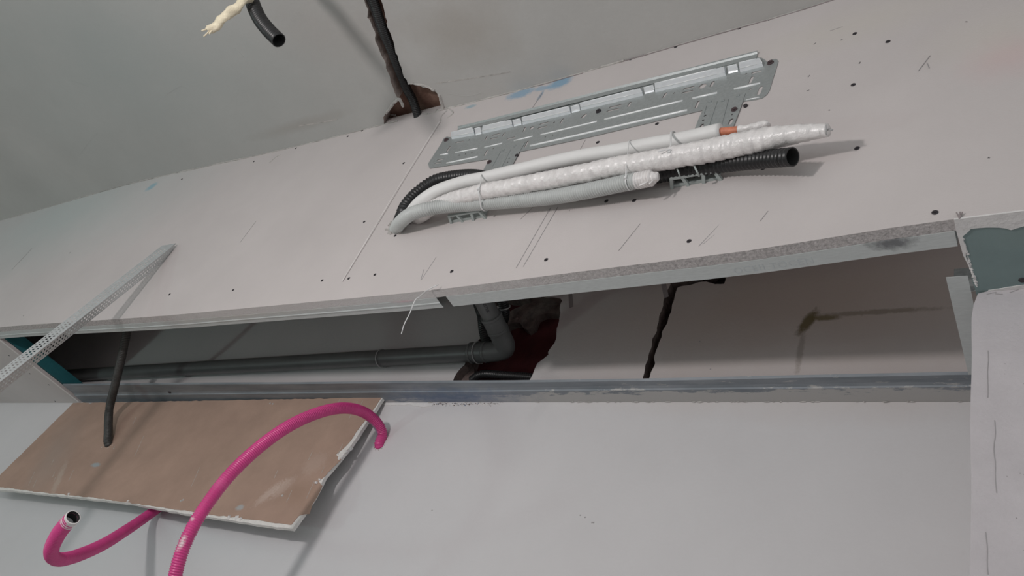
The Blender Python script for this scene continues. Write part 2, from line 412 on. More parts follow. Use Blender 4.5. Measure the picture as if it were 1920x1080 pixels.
for px, py, r in [(1517,143,.004),(1515,170,.003),(1528,82,.003),(1578,75,.0025),(1612,118,.003),(1555,207,.002),(1854,296,.002),(1812,41,.002),(131,474,.004),(44,592,.003),(1210,560,.0001),(1068,395,.001)]:
    for k in range(3):
        a = random.uniform(0, 3); q = bulk(px, py)
        e = Vector((math.cos(a), 0, math.sin(a)))*r
        bar(bm, q-e+FRONT*.0002, q+e+FRONT*.0002, .001, .0004, FRONT, 2)
wu = obj('wall_upper', bm, [M['board'], M['board_edge'], M['pencil'], M['white_line'], M['groove']])
tag(wu, 'boarded face of the dropped bulkhead below the ceiling', kind='structure')

# back wall with the broken-out cavity and the chase
def wl(px, py): return atY(px, py, YW)
cav = [(1050,560),(1051,585),(1046,615),(1038,645),(1024,668),(1008,682),(997,700),(990,722),(846,722),(856,700),(872,684),(888,650),(905,632),(900,600),(902,565),(930,548)]
cav = jag([wl(*p) for p in cav], .012, .009)
chs = [(1362,498),(1358,531),(1340,533),(1325,529),(1296,533),(1270,540),(1263,560),(1258,585),(1243,622),(1231,658),(1224,690),(1214,722),(1201,722),(1210,690),(1221,650),(1233,610),(1243,570),(1251,548),(1257,528),(1275,523),(1312,522),(1307,511),(1325,508),(1336,497)]
chs = jag([wl(*p) for p in chs], .008, .006, seed=3)
bm = bmesh.new()
slab(bm, [Vector((-9,YW,0)), Vector((-.1,YW,0)), Vector((-.1,YW,H+ZC)), Vector((-9,YW,H+ZC))], (0,.06,0), 0, [cav, chs], 1)
def wline(pts, w, mi):
    P = spline([wl(*p) for p in pts], .02)
    for i in range(len(P)-1): bar(bm, P[i], P[i+1], w, .0006, FRONT, mi)
wline([(1067,525),(1072,582)], .012, 2); wline([(1240,512),(1250,560)], .013, 2)
for px, py in [(1312,640),(1332,692),(810,957),(1097,970),(1113,980),(1088,966),(1110,980)]: disc(bm, wl(px,py), FRONT, .002, .0006, 6, 3)
# flaked plaster and blue scuffs on top of the lower wall
rs = random.Random(9)
for i in range(150):
    p = wl(rs.uniform(812,935), 757+rs.uniform(-1,5)*rs.random()); w_ = rs.uniform(.0015,.005); an = rs.uniform(-.6,.6)
    bar(bm, p, p+Vector((w_*math.cos(an),0,w_*math.sin(an))), rs.uniform(.001,.003), .0012, FRONT, rs.choice([4,4,4,5,1]))
slab(bm, jag([wl(*p) for p in [(716,755),(812,757),(812,762),(795,763),(770,760),(716,760)]], .01, .004), (0,-.0015,0), 4)
wb = obj('wall_back', bm, [M['wall'], M['rubble'], M['groove'], M['pencil'], M['plaster'], M['track']])
tag(wb, 'smooth plastered wall behind and below the open bulkhead', kind='structure')
bm = bmesh.new(); box(bm, (-1.75, YW+.055, H+.95), (-1.05, YW+.16, H+1.6)); adopt(wb, tag(obj('masonry', bm, M['brick']), 'dark red masonry in the cavity'))
bm = bmesh.new(); box(bm, (-1.04, YW+.055, H+.95), (-.55, YW+.16, H+1.7)); adopt(wb, tag(obj('masonry', bm, M['dirty']), 'dark slot behind the wall'))
bm = bmesh.new()
def yy_(px, py): return atY(px, py, YW+.03)
slab(bm, jag([yy_(*p) for p in [(948,612),(952,585),(975,575),(1005,562),(1042,550),(1056,556),(1050,588),(1025,587),(1008,594),(1002,610),(988,618),(970,606)]], .008, .008), (0,.03,0), 0)
slab(bm, jag([yy_(*p) for p in [(845,725),(860,700),(885,680),(890,700),(880,725)]], .008, .006), (0,.03,0), 0)
for i, (px, py, r) in enumerate([(985,604,.014),(968,600,.012)]):
    c = atY(px, py, YW+.035); v = bmesh.ops.create_icosphere(bm, subdivisions=2, radius=r, matrix=Matrix.Translation(c))['verts']
    for q in v: q.co += (q.co-c)*noise.noise(q.co*60+Vector((i,0,0)))*.6
adopt(wb, obj('mortar_lump', bm, M['rubble'], smooth=False))

# pillar on the right
bm = bmesh.new()
left = [Vector((-.148+.006*noise.noise(Vector((z*6,3,0)))+.004*noise.noise(Vector((z*25,1,0))), YCOL, z)) for z in [i*.04 for i in range(0, 67)]]
left = [p for p in left if p.z < H+ZS-.035] + [Vector((-.146,YCOL,H+ZS-.03)), Vector((-.140,YCOL,H+ZS-.006))]
outer = left+[Vector((-.12,YCOL,H+ZS)), Vector((3,YCOL,H+ZS)), Vector((3,YCOL,0))]
slab(bm, outer, (0,.31,0), 0)
for z0, z1, x0 in [(2.53,2.44,-.126),(2.40,2.28,-.118),(2.22,2.16,-.128),(2.12,2.02,-.132),(1.98,1.93,-.134)]:
    P = spline([Vector((x0+.004*noise.noise(Vector((z*30,4,0))), YCOL, z)) for z in [z0+(z1-z0)*k/5 for k in range(6)]], .01)
    for k in range(len(P)-1): bar(bm, P[k], P[k+1], .0011, .0005, FRONT, 1)
rs = random.Random(4)
for k in range(60):
    disc(bm, (rs.uniform(-.11,.02), YCOL, H+rs.uniform(.3,.95)), FRONT, rs.uniform(.0005,.0013), .0004, 5, 1)
tops = [(1838,552),(1850,549),(1870,547),(1890,545),(1915,545),(1930,543)]
for a, b in [((1850,552),(1868,548)),((1893,549),(1910,543)),((1866,551),(1880,552))]:
    bar(bm, atY(*a, YCOL), atY(*b, YCOL), .0012, .0006, FRONT, 1)
wr = obj('wall_right', bm, [M['pillar'], M['pencil']]); tag(wr, 'plastered pillar with a rough corner', kind='structure')

# ------------------------------------------------------------------ boards closing the bulkhead from below
def sz(px, py, z=ZS): return atZ(px, py, z)
bm = bmesh.new()
lb = [Vector((-9,1.012,H+ZS)), Vector((-3.40,1.012,H+ZS)), Vector((-3.405,1.2,H+ZS)), Vector((-3.41,YW-.001,H+ZS)), Vector((-9,YW-.001,H+ZS))]
slab(bm, [p-Vector((0,0,.0012)) for p in lb], (0,0,.0125), 0)
for q in [(17,666),(92,721),(104,752),(56,700)]: disc(bm, sz(*q)-Vector((0,0,.0012)), DOWN, .004, .0007, 8, 1)
a = empty('soffit_board', (-3.5, 1.2, H+ZS)); b1 = obj('face_paper', bm, [M['board'], M['screw']])
bm = bmesh.new(); box(bm, (-3.415,1.03,H+ZS+.0125), (-3.392,YW-.001,H+ZS+.060)); b2 = tag(obj('cut_edge', bm, M['teal']), 'teal upright cut edge')
bm = bmesh.new(); bar(bm, (-3.404,1.03,H+ZS-.0012), (-3.414,YW-.01,H+ZS-.0012), .012, .001, DOWN); b3 = tag(obj('paper_tape', bm, M['white_line']), 'pale strip along the cut')
adopt(a, b1, b2, b3); tag(a, 'pale soffit board closing the left end of the bulkhead, with teal cut edge', 'plasterboard')
# green one on the right
lft = jag([Vector((-.146,fY(-.146)+.004,H+ZS)), Vector((-.149,1.06,H+ZS)), Vector((-.142,1.10,H+ZS)), Vector((-.142,YCOL+.01,H+ZS))], .006, .005, closed=False, axes=(0,1))
bm = bmesh.new(); slab(bm, lft+[Vector((3,YCOL+.01,H+ZS)), Vector((3,.985,H+ZS)), Vector((.5,.985,H+ZS))], (0,0,-.0012), 0)
g1 = tag(obj('face_paper', bm, M['green']), 'muted green paper')
bm = bmesh.new()
e2 = jag([Vector((3,.995,H+ZS)), Vector((.2,.994,H+ZS)), Vector((-.02,1.000,H+ZS)), Vector((-.08,1.014,H+ZS)), Vector((-.128,1.004,H+ZS)), Vector((-.143,1.02,H+ZS)), Vector((-.1435,1.06,H+ZS)), Vector((-.145,1.09,H+ZS))], .006, .006, closed=False, axes=(0,1))
slab(bm, e2+[Vector((-.150,1.06,H+ZS)), Vector((-.1525,1.0,H+ZS)), Vector((-.152,.981,H+ZS)), Vector((.6,.968,H+ZS)), Vector((3,.968,H+ZS))], (0,0,-.0030), 0)
e3 = jag([Vector((3,1.138,H+ZS)), Vector((-.06,1.139,H+ZS)), Vector((-.10,1.142,H+ZS)), Vector((-.125,1.148,H+ZS))], .006, .004, closed=False, axes=(0,1))
slab(bm, e3+[Vector((-.12,YCOL-.0002,H+ZS)), Vector((3,YCOL-.0002,H+ZS))], (0,0,-.0026), 0)
for k in range(60):
    t = k/60; p = Vector((-.146+.008*t, .99+.15*t, H+ZS)); q = random.uniform(.0015,.0035)
    for v in bmesh.ops.create_icosphere(bm, subdivisions=1, radius=q, matrix=Matrix.Translation(p-Vector((.002,0,.0)))) ['verts']: v.co += Vector((random.uniform(-1,1),random.uniform(-1,1),random.uniform(-1,1)))*q*.3
g2 = tag(obj('joint_filler', bm, M['plaster']), 'white filler along the joints')
bm = bmesh.new(); disc(bm, sz(1917,524)-Vector((0,0,.0012)), DOWN, .006, .0012, 10); g3 = obj('screw', bm, M['screw'])
# frayed tuft at its corner
bm = bmesh.new()
c0 = bulk(1799,410,.001)
for d in [(-.004,.011),(.001,.013),(.005,.012)]: tube(bm, [c0, c0+Vector((d[0]*.4,-.002,d[1]*.5)), c0+Vector((d[0],-.004,d[1]))], .0011, 5, .004)
g4 = tag(obj('paper_fray', bm, M['groove']), 'grey frayed paper tuft')
a = empty('soffit_board', (-.1, 1.07, H+ZS)); adopt(a, g1, g2, g3, g4); tag(a, 'green moisture-resistant board between the bulkhead and the pillar', 'plasterboard')

# plaster bead along the ceiling joint
bm = bmesh.new()
for x0, x1, r in [(-4.4,-1.78,.0035),(-1.62,-.95,.0045),(-.9,-.2,.0028)]:
    n = int((x1-x0)/.012)
    pts = [Vector((x0+(x1-x0)*i/n, fY(x0+(x1-x0)*i/n)-.001, H+ZC-.001)) for i in range(n+1)]
    path = spline(pts, .012); 
    tube(bm, path[:], r, 6, .006, prof=lambda s, a: .35+1.3*abs(noise.noise(Vector((s*26, math.cos(a), math.sin(a)))))+.8*max(0, noise.noise(Vector((s*7,5,2)))))
tag(obj('trim_1', bm, M['plaster_thin']), 'rough filler where bulkhead meets ceiling', kind='structure')
bm = bmesh.new()
for pts in [[(838,208),(828,218),(826,228)],[(905,178),(893,186),(880,190)],[(843,205),(850,212),(838,222)],[(505,306),(516,296),(526,290)],[(735,205),(728,214),(742,216)],[(820,205),(812,213),(795,214)],[(632,250),(638,247),(645,244)]]:
    tube(bm, [bulk(*q, .0) for q in pts], .0024, 6, .003, prof=lambda s, a: .7+1.2*abs(noise.noise(Vector((s*90, a, 3)))))
for pts, r in [([(724,212),(736,196),(748,186),(756,200)], .0055), ([(823,178),(828,192),(832,206)], .0045), ([(770,156),(795,160),(815,170)], .004)]:
    tube(bm, [atZ(*q, ZC-.002) for q in pts], r, 8, .004, prof=lambda s, a: .6+1.2*abs(noise.noise(Vector((s*60, a, 1)))))
tag(obj('trim_2', bm, M['plaster_thin']), 'crumbled plaster around the knocked-out ceiling hole', kind='structure')
bm = bmesh.new()                           # thin open joint on the right part of the ceiling line
for x0, x1 in [(-1.24,-1.09),(-.98,-.40),(-.38,.4)]:
    n = max(2, int((x1-x0)/.03))
    for i in range(n):
        a = x0+(x1-x0)*i/n; b = x0+(x1-x0)*(i+1)/n
        bar(bm, (a, fY(a)-.0005, H+ZC-.003), (b, fY(b)-.0005, H+ZC-.003), .004+.002*noise.noise(Vector((a*20,0,0))), .001, FRONT)
tag(obj('trim_3', bm, M['groove']), 'open dark joint under the ceiling', kind='structure')

# ------------------------------------------------------------------ steel channel under the bulkhead face
def channel(x0, x1, z, rib, name_label):
    bm = bmesh.new(); n = max(2, int((x1-x0)/.1))
    def yy(x, o): return fY(x)+o
    prof_ = [(.0255,.038),(.0255,0),(.059,0),(.059,.04)] if not rib else [(.0255,.038),(.0255,0),(.040,0),(.042,-.0015),(.044,-.0015),(.046,0),(.059,0),(.059,.04)]
    rows = []
    for i in range(n+1):
        x = x0+(x1-x0)*i/n
        rows.append([[bm.verts.new((x, yy(x, a), z+b)) for a, b in prof_], [bm.verts.new((x, yy(x, a+(.0008 if a < .04 else -.0008)), z+b+(.0008 if b < .03 else 0))) for a, b in prof_]])
    for i in range(n):
        for l in (0, 1):
            for j in range(len(prof_)-1): bm.faces.new((rows[i][l][j], rows[i+1][l][j], rows[i+1][l][j+1], rows[i][l][j+1]))
    return bm
bm = channel(-3.42, -1.235, H+ZS-.001, True, ''); tag(obj('metal_channel', bm, M['channel']), 'long ribbed steel channel under the bulkhead edge, left length with pink smudge', 'metal profile', 'steel profiles under the bulkhead')
bm = channel(-1.205, -.155, H+ZS-.001, False, ''); tag(obj('metal_channel', bm, M['channel']), 'plain steel channel under the bulkhead edge, right length up to the green board', 'metal profile', 'steel profiles under the bulkhead')

cu = bpy.data.curves.new('t', 'FONT'); cu.body = 'OCEII TOCEN'; cu.size = .021; cu.extrude = .0001; cu.space_character = 1.15
to = bpy.data.objects.new('t', cu); COL.objects.link(to); bpy.context.view_layer.update()
me = bpy.data.meshes.new_from_object(to); bpy.data.objects.remove(to)
x0 = atZ(1366,487,ZS).x
for v in me.vertices:
    x, y, z = v.co; X = x0+x; v.co = Vector((X, fY(X)+.052-y, H+ZS-.0012-z))
me.materials.append(M['stamp']); st_ = bpy.data.objects.new('stamped_text', me); COL.objects.link(st_)
st_.parent = bpy.data.objects['metal_channel.001']
# track on the wall
bm = bmesh.new()
TP = [(YW-.0005,.020),(YW-.0005,0),(1.412,0),(1.410,.003),(1.402,.005),(1.382,.004),(1.380,.009)]
def trow(x, l):
    k = max(0, min(1, (-x-1.1)/2.3))
    out = []
    for y, z in TP:
        y2 = y-(.035*k if y < 1.39 else 0); out.append(bm.verts.new((x, y2+.004*noise.noise(Vector((x*1.7,0,0)))*(y < 1.39), H+ZS+z+.0008*l)))
    return out
rows = [(trow(x, 0), trow(x, 1)) for x in [-3.389, -3.2, -2.8,-2.4,-2.0,-1.6,-1.2,-.8,-.5,-.2,-.10]]
for i in range(len(rows)-1):
    for l in (0, 1):
        for j in range(len(TP)-1): bm.faces.new((rows[i][l][j], rows[i+1][l][j], rows[i+1][l][j+1], rows[i][l][j+1]))
t1 = obj('flange', bm, M['track'])
t2 = []
for q in [(1075,734),(318,735)]:
    bm = bmesh.new(); disc(bm, atZ(*q, ZS+.004), DOWN, .006, .003, 10); t2.append(obj('screw', bm, M['screw']))
bm = bmesh.new()
for i in range(90):
    x = -1.55+1.40*random.random(); r = random.uniform(.0006,.0022)
    for v in bmesh.ops.create_icosphere(bm, subdivisions=1, radius=r, matrix=Matrix.Translation((x, YW-.002, H+ZS-.0005)) @ Matrix.Diagonal((random.uniform(1,4),1,.7,1)))['verts']: v.co += Vector((random.uniform(-1,1),0,random.uniform(-1,1)))*r*.4
t3 = tag(obj('plaster_crust', bm, M['plaster_thin']), 'crust of dry plaster')
a = empty('metal_track', (-1.8, 1.42, H+ZS)); t3['kind'] = 'stuff'; adopt(a, t1, *t2, t3); tag(a, 'blue-grey steel track running along the back wall, smeared with plaster', 'metal profile')
# bracket of track beside the pillar
bm = bmesh.new()
box(bm, (-.182,1.112,H+ZS), (-.150,1.375,H+ZS+.001)); k1 = obj('flange', bm, M['channel'])
bm = bmesh.new(); box(bm, (-.176,1.150,H+ZS+.0015), (-.11,1.152,H+ZS+.055)); k2 = tag(obj('web', bm, M['galv']), 'upright end of the profile')
a = empty('metal_track', (-.15, 1.25, H+ZS)); adopt(a, k1, k2); tag(a, 'short steel profile running from bulkhead to wall beside the pillar', 'metal profile')

# ------------------------------------------------------------------ pipes inside the bulkhead
bm = bmesh.new()
pA = atY(250,697,1.43); pB = atY(905,661,1.43); dirp = (pB-pA).normalized()
pl = pA-dirp*.5; pj = atY(935,659,1.43)
tube(bm, [pl, pA, pB+dirp*.005], .0255, 20, .03); q1 = tag(obj('waste_pipe_run', bm, M['pvc'], smooth=True), 'level run of pipe')
top = atY(885,520,1.20); el = atY(948,648,1.425); dr = (top-el).normalized()
bm = bmesh.new(); RL = (1.10-el.y)/dr.y; tube(bm, [el+dr*.05, el+dr*RL*.5, el+dr*RL], .0255, 20, .03); q2 = tag(obj('riser', bm, M['pvc'], smooth=True), 'slanting upper run')
corner = pj.lerp(el,.5)+dirp*.008
bm = bmesh.new(); tube(bm, [pj-dirp*.09, pj-dirp*.06, pj-dirp*.03, corner, el+dr*.035, el+dr*.07, el+dr*.10], .029, 20, .006)
for c, d in ((pj-dirp*.090, dirp), (pj-dirp*.040, dirp), (el+dr*.10, dr), (el+dr*.055, dr)): tube(bm, [c-d*.004, c+d*.004], .0308, 20, .002)
q3 = obj('elbow', bm, M['pvc'], smooth=True)
# printing on the riser
cu = bpy.data.curves.new('t', 'FONT'); cu.body = 'CANSTER'; cu.size = .0115; cu.extrude = .0002
to = bpy.data.objects.new('t', cu); COL.objects.link(to); bpy.context.view_layer.update()
me = bpy.data.meshes.new_from_object(to); bpy.data.objects.remove(to)
tx = (-dr).normalized(); mid = el+dr*.150; view = (CAM-mid).normalized(); nn = (view-tx*view.dot(tx)).normalized(); tyv = nn.cross(tx)
for v in me.vertices:
    x, y, z = v.co; a_ = (y-.006)/.0257
    v.co = mid + tx*(x-.028) + (nn*math.cos(a_)+tyv*math.sin(a_))*.0257 + nn*z
me.materials.append(M['print']); q4 = bpy.data.objects.new('printed_text', me); COL.objects.link(q4)
a = empty('waste_pipe', pj); adopt(a, q1, q2, q3, q4); tag(a, 'grey plastic waste pipe with an elbow inside the open bulkhead', 'pipe')

def simple_tube(name, label, cat, pts, r, matn, pitch=None, group=None, **kw):
    bm = bmesh.new()
    if pitch: ctube(bm, pts, r, pitch, **kw)
    else: tube(bm, pts, r, **kw)
    o = obj(name, bm, [matn, M['bore']], smooth=True); tag(o, label, cat, group); return o
simple_tube('corrugated_conduit', 'black corrugated conduit rising behind the grey elbow in the bulkhead', 'conduit', [atY(928,500,1.28), atY(937,545,1.34), atY(945,585,1.40), atY(940,610,1.44), atY(930,640,1.48)], .0165, M['black'], .006)
simple_tube('corrugated_conduit', 'black corrugated conduit left of the slanting grey pipe, entering the cavity', 'conduit', [atY(893,560,1.36), atY(903,590,1.42), atY(908,625,1.445), atY(918,660,1.475)], .0155, M['black'], .006)
simple_tube('corrugated_conduit', 'black corrugated conduit lying level in the bottom of the red cavity', 'conduit', [atY(885,712,1.49), atY(905,702,1.475), atY(945,704,1.475), atY(998,708,1.49), atY(1015,712,1.51)], .0125, M['black'], .006)
def ring_pts(c, d, r, a0, a1, n=12, tail=None):
    d = d.normalized(); vw = (CAM-c).normalized(); u = (vw-d*vw.dot(d)).normalized(); v = d.cross(u)
    P = [c+(u*math.cos(a0+(a1-a0)*i/n)+v*math.sin(a0+(a1-a0)*i/n))*r for i in range(n+1)]
    return P
def tie(c, d, r, label, tail=None, w=.0018, matn=None, a0=-2.0, a1=2.0, group='cable ties'):
    bm = bmesh.new(); P = ring_pts(c, d, r, a0, a1); tube(bm, P, w, 6, .004)
    s = obj('strap', bm, matn or M['tie'], smooth=True)
    bm = bmesh.new(); h = P[-1]; box(bm, h-Vector((.003,.003,.003)), h+Vector((.003,.003,.003)))
    if tail: tube(bm, [h, h+tail*.5+Vector((0,0,.002)), h+tail], w*.8, 6, .004)
    k = obj('locking_head', bm, matn or M['tie'])
    e = empty('cable_tie', c); adopt(e, s, k); tag(e, label, 'cable tie', group)
tie(atY(897,661,1.43), dirp, .031, 'pale cable tie round the grey pipe just left of its elbow', matn=M['tie_dull'])
tie(atY(716,672,1.43), dirp, .028, 'thin cable tie round the level grey pipe, away from the elbow', Vector((.03,-.01,-.004)), matn=M['tie_dull'])
tie(atY(944,576,1.36), atY(945,585,1.4)-atY(937,545,1.34), .019, 'cable tie round the black conduit behind the slanting pipe', matn=M['tie_dull'])

# ------------------------------------------------------------------ loose tan board, bent down from under the track
P0 = Vector((-2.5, 1.436, H+1.040)); P1 = atX(550, 990, -1.71); P1b = Vector((-2.5, P1.y, P1.z))
bu = Vector((1,0,0)); bv = (P1b-P0).normalized(); bn = bu.cross(bv).normalized()
if bn.y > 0: bn = -bn
def bp_(px, py, o=0): return atP(px, py, P0+bn*o, bn)
def flat(pts, o): return [bp_(px, py)+bn*o for px, py in pts]
core = [(138,756),(717,746),(710,758),(656,838),(636,862),(610,893),(596,920),(582,944),(569,962),(548,992),(440,977),(330,960),(240,943),(120,930),(0,918),(-20,915)]
paper = [(138,756),(716,745.5),(706,760),(650,836),(630,852),(640,862),(610,893),(597,903),(605,911),(596,930),(586,946),(580,964),(560,968),(546,985),(480,975),(400,966),(300,951),(180,934),(60,921),(-20,911)]
bm = bmesh.new(); slab(bm, jag(flat(core, 0), .02, .003), -bn*.0105, 0); w1 = tag(obj('gypsum_core', bm, M['gyps']), 'white broken edge')
sm = []
for (px, py, rx_, rz_, an, c, k) in [(60,-1,0,0,0,0,0)]: pass
def bb(px, py): p = bp_(px, py); return (p.x, p.y, p.z)
M['tan'] = mat('tan_paper', (.395, .27, .21), .85, var=.08, vscale=7, bump=.15, bscale=120, b2=.8, b2s=20, blots=[
    ((bb(505,925), (.022,.3,.06), .5, 150, 1.6, 1.0, .4), (.62,.50,.44), .45), ((bb(530,915), (.03,.3,.05), .5, 150, 1.6, 1.0, .4), (.62,.50,.44), .4), ((bb(590,870), (.05,.3,.05), .2, 120, 1.6, 1.0, .4), (.50,.38,.32), .4),
    ((bb(180,872), (.035,.2,.012), 0, 60, 1.0), (.33,.40,.43), .8), ((bb(450,952), (.02,.2,.012), 0, 60, 1.0), (.40,.43,.44), .8),
    ((bb(100,860), (.3,.3,.12), .9, 12, .9, 1.0, .2), (.37,.29,.245), .6), ((bb(560,925), (.10,.3,.05), 0, 20, .9, 1.0, .2), (.34,.225,.165), .6),
    ((bb(110,900), (.12,.3,.02), .9, 60, 1.4, 1.0, .4), (.50,.42,.36), .5)])
bm = bmesh.new(); slab(bm, jag(flat(paper, .0003), .015, .004, seed=5), bn*.0008, 0)
for k in range(26):
    px, py = random.choice([(500,925),(560,900),(380,880),(100,880),(600,830),(650,770),(250,800)]); px += random.uniform(-50,50); py += random.uniform(-25,20)
    L = random.uniform(8,45); p, q = bp_(px,py), bp_(px-L*.45, py+L)
    if py+L < 945 and px-L*.45 > 20: bar(bm, p+bn*.0011, q+bn*.0011, .0012, .0003, bn, 1)
for px, py in [(170,757),(507,757),(340,940),(344,938),(530,930),(512,758)]: disc(bm, bp_(px,py)+bn*.001, bn, .004, .002, 6, 1)
w2 = tag(obj('paper_face', bm, [M['tan'], M['plaster_thin']]), 'tan paper backing, torn at the lower right')
bm = bmesh.new()
for px, py in [(658,842),(650,848),(643,856),(637,860),(600,900),(594,907),(430,971),(445,972),(452,974),(240,940),(130,927)]:
    c = bp_(px,py)+bn*.001; v = bmesh.ops.create_icosphere(bm, subdivisions=1, radius=random.uniform(.004,.009), matrix=Matrix.Translation(c))['verts']
    for q in v: q.co = c+(q.co-c)*.8+ (q.co-c)*noise.noise(q.co*90)*.8
w3 = tag(obj('gypsum_crumbs', bm, M['plaster']), 'white crumbs on the torn edge')
a = empty('plasterboard_offcut', P0); w3['kind'] = 'stuff'; adopt(a, w1, w2, w3); tag(a, 'tan paper-faced plasterboard offcut hanging loose below the wall track', 'plasterboard')

hb = bp_(205, 833)
simple_tube('corrugated_conduit', 'black conduit dropping from the bulkhead through the tan board', 'conduit', [atY(256,540,1.10), atY(246,580,1.13), atY(239,618,1.17), atY(228,670,1.23), atY(216,720,1.30), atY(205,768,1.37), bp_(203,812,.022), hb+bn*.006, hb-bn*.018], .0150, M['black_dusty'], .006)
bm = bmesh.new()
for i in range(7):
    c = bp_(205+random.uniform(-14,10), 838+random.uniform(-3,4))+bn*.0012; disc(bm, c, bn, .003, .0008, 5)
adopt(bpy.data.objects['plasterboard_offcut'], tag(obj('drill_chips', bm, M['plaster_thin']), 'pale chips round the drilled hole', kind='stuff'))

# ------------------------------------------------------------------ pink conduits
bm = bmesh.new()
hp = atY(712, 834, YW)
ctube(bm, [hp+Vector((0,.03,-.004)), hp, atX(716,812,-1.642), atX(704,790,-1.645), atX(680,772,-1.65), atX(645,765,-1.65), atX(600,773,-1.65), atX(545,797,-1.65), atX(490,835,-1.655), atX(435,886,-1.655), atX(392,940,-1.66), atX(358,995,-1.665), atX(336,1050,-1.67), atX(324,1110,-1.68), atX(318,1200,-1.70), atX(320,1320,-1.72)], 0.0155, .0054, seg=16)
tag(obj('corrugated_conduit', bm, [M['pink'], M['bore']], smooth=True), 'long pink corrugated conduit arching from the wall over the tan board', 'conduit')
bm = bmesh.new()
ctube(bm, [atC(134,973,1.70), atC(122,985,1.71), atC(108,1004,1.73), atC(97,1028,1.76), atC(99,1044,1.80), atC(116,1049,1.86), atC(150,1040,1.99), atC(195,1020,2.16), atC(240,992,2.36), atC(268,973,2.50), atY(292,956,YW-.022), atY(315,940,YW-.018), atY(335,925,YW+.02)], 0.0155, .0054, seg=16, open_a=True)
p2 = tag(obj('conduit_body', bm, [M['pink'], M['bore']], smooth=True), 'pink corrugated tube')
bm = bmesh.new(); e0 = atC(134,973,1.70); e1 = atC(124,983,1.71); dd = (e0-e1).normalized()
tube(bm, [e0-dd*.018, e0, e0+dd*.008], .0156, 16, .003, prof=lambda s, a: 1 if a > 1.2 or s < .012 else .96, open_b=True)
p3 = tag(obj('white_end', bm, [M['plaster'], M['bore']], smooth=True), 'white plaster-smeared open end')
a = empty('corrugated_conduit', e0); adopt(a, p2, p3); tag(a, 'short pink conduit curling out below the tan board with an open end', 'conduit')
bm = bmesh.new()
for i in range(10):
    an = i*.63; c = hp+Vector((math.cos(an)*.018, -.001, math.sin(an)*.016-.002)); v = bmesh.ops.create_icosphere(bm, subdivisions=1, radius=random.uniform(.001,.003), matrix=Matrix.Translation(c))
adopt(wb, tag(obj('hole_crumbs', bm, M['plaster_thin']), 'crumbs round the pink conduit hole', kind='stuff'))

# ------------------------------------------------------------------ conduits at the ceiling
tp = atC(457,-120,2.12)
simple_tube('corrugated_conduit', 'black corrugated conduit hanging from above with its open end in view', 'conduit', [Vector((-1.55, -.05, H+ZC+.01)), Vector((-1.56, 0, H+ZC-.1)), tp, atC(463,-60,2.08), atC(470,-8,2.03), atC(484,30,1.99), atC(502,55,1.96), atC(523,76,1.93)], .0176, M['black'], .0072, open_b=True, seg=18)
bm = bmesh.new()
cl = [atC(478,-22,1.98), atC(458,2,1.97), atC(436,20,1.98), atC(415,38,1.99), atC(392,56,2.0)]
tube(bm, cl, .0110, 10, .003, prof=lambda s, a: 1.0+.9*noise.noise(Vector((s*40, math.cos(a)*1.5, math.sin(a)*1.5))) - .3*max(0, 1-s/.03) )
for k in range(9):
    o = Vector((random.uniform(-.012,.004), random.uniform(-.006,.006), random.uniform(-.012,.006)))
    s0 = cl[2].lerp(cl[4], random.uniform(0,1)); tube(bm, [s0, s0.lerp(cl[4]+o, .6)+Vector((0,0,.002)), cl[4]+o*1.6], .0022, 5, .004)
tag(obj('cloth_strip', bm, M['cloth'], smooth=True), 'torn cream cloth strip tied round the hanging black conduit', 'cloth')
simple_tube('corrugated_conduit', 'black corrugated conduit laid in the knocked-out ceiling channel', 'conduit', [atZ(645,-150,ZC+.012), atZ(676,-60,ZC+.012), atZ(700,0,ZC+.010), atZ(716,48,ZC+.008), atZ(733,92,ZC+.010), atZ(748,130,ZC+.014), atZ(762,165,ZC+.02), atZ(774,188,ZC+.02), atZ(782,212,ZC+.01), atZ(786,232,ZC-.01)], .0148, M['black'], .006)
simple_tube('cable', 'thin black cable beside the conduit in the ceiling channel', 'cable', [atZ(660,-60,ZC+.004), atZ(690,0,ZC+.004), atZ(712,62,ZC+.004), atZ(733,105,ZC+.006), atZ(752,150,ZC+.015), atZ(768,185,ZC+.02), atZ(778,215,ZC+.01)], .0035, M['black'], None, seg=8, step=.01)

# ------------------------------------------------------------------ air-conditioner mounting plate
bx0, bx1 = -1.49, -.50
PA = Vector((bx0, fY(bx0)-.0008, 0)); PB = Vector((bx1, fY(bx1)-.0008, 0)); pu = (PB-PA).normalized(); pn = Vector((pu.y, -pu.x, 0)).normalized()
if pn.y > 0: pn = -pn
def kp(px, py, o=0): return atP(px, py, PA+pn*o, pn)
def kf(pts, o=0): return [kp(px, py)+pn*o for px, py in pts]
def capsule(a, b, w, n=4):
    a, b = kp(*a), kp(*b); d = (b-a).normalized(); s = pn.cross(d).normalized(); r = w/2; out = []
    a = a+d*r*.6; b = b-d*r*.6
    for i in range(n+1): t = math.pi*i/n-math.pi/2; out.append(b+(d*math.cos(t)+s*math.sin(t))*r)
    for i in range(n+1): t = math.pi*i/n+math.pi/2; out.append(a+(d*math.cos(t)+s*math.sin(t))*r)
    return out
def hole_c(c, r, n=8, sx=1.0):
    c = kp(*c); return [c+pu*math.cos(2*math.pi*i/n)*r*sx+Vector((0,0,1))*math.sin(2*math.pi*i/n)*r for i in range(n)]
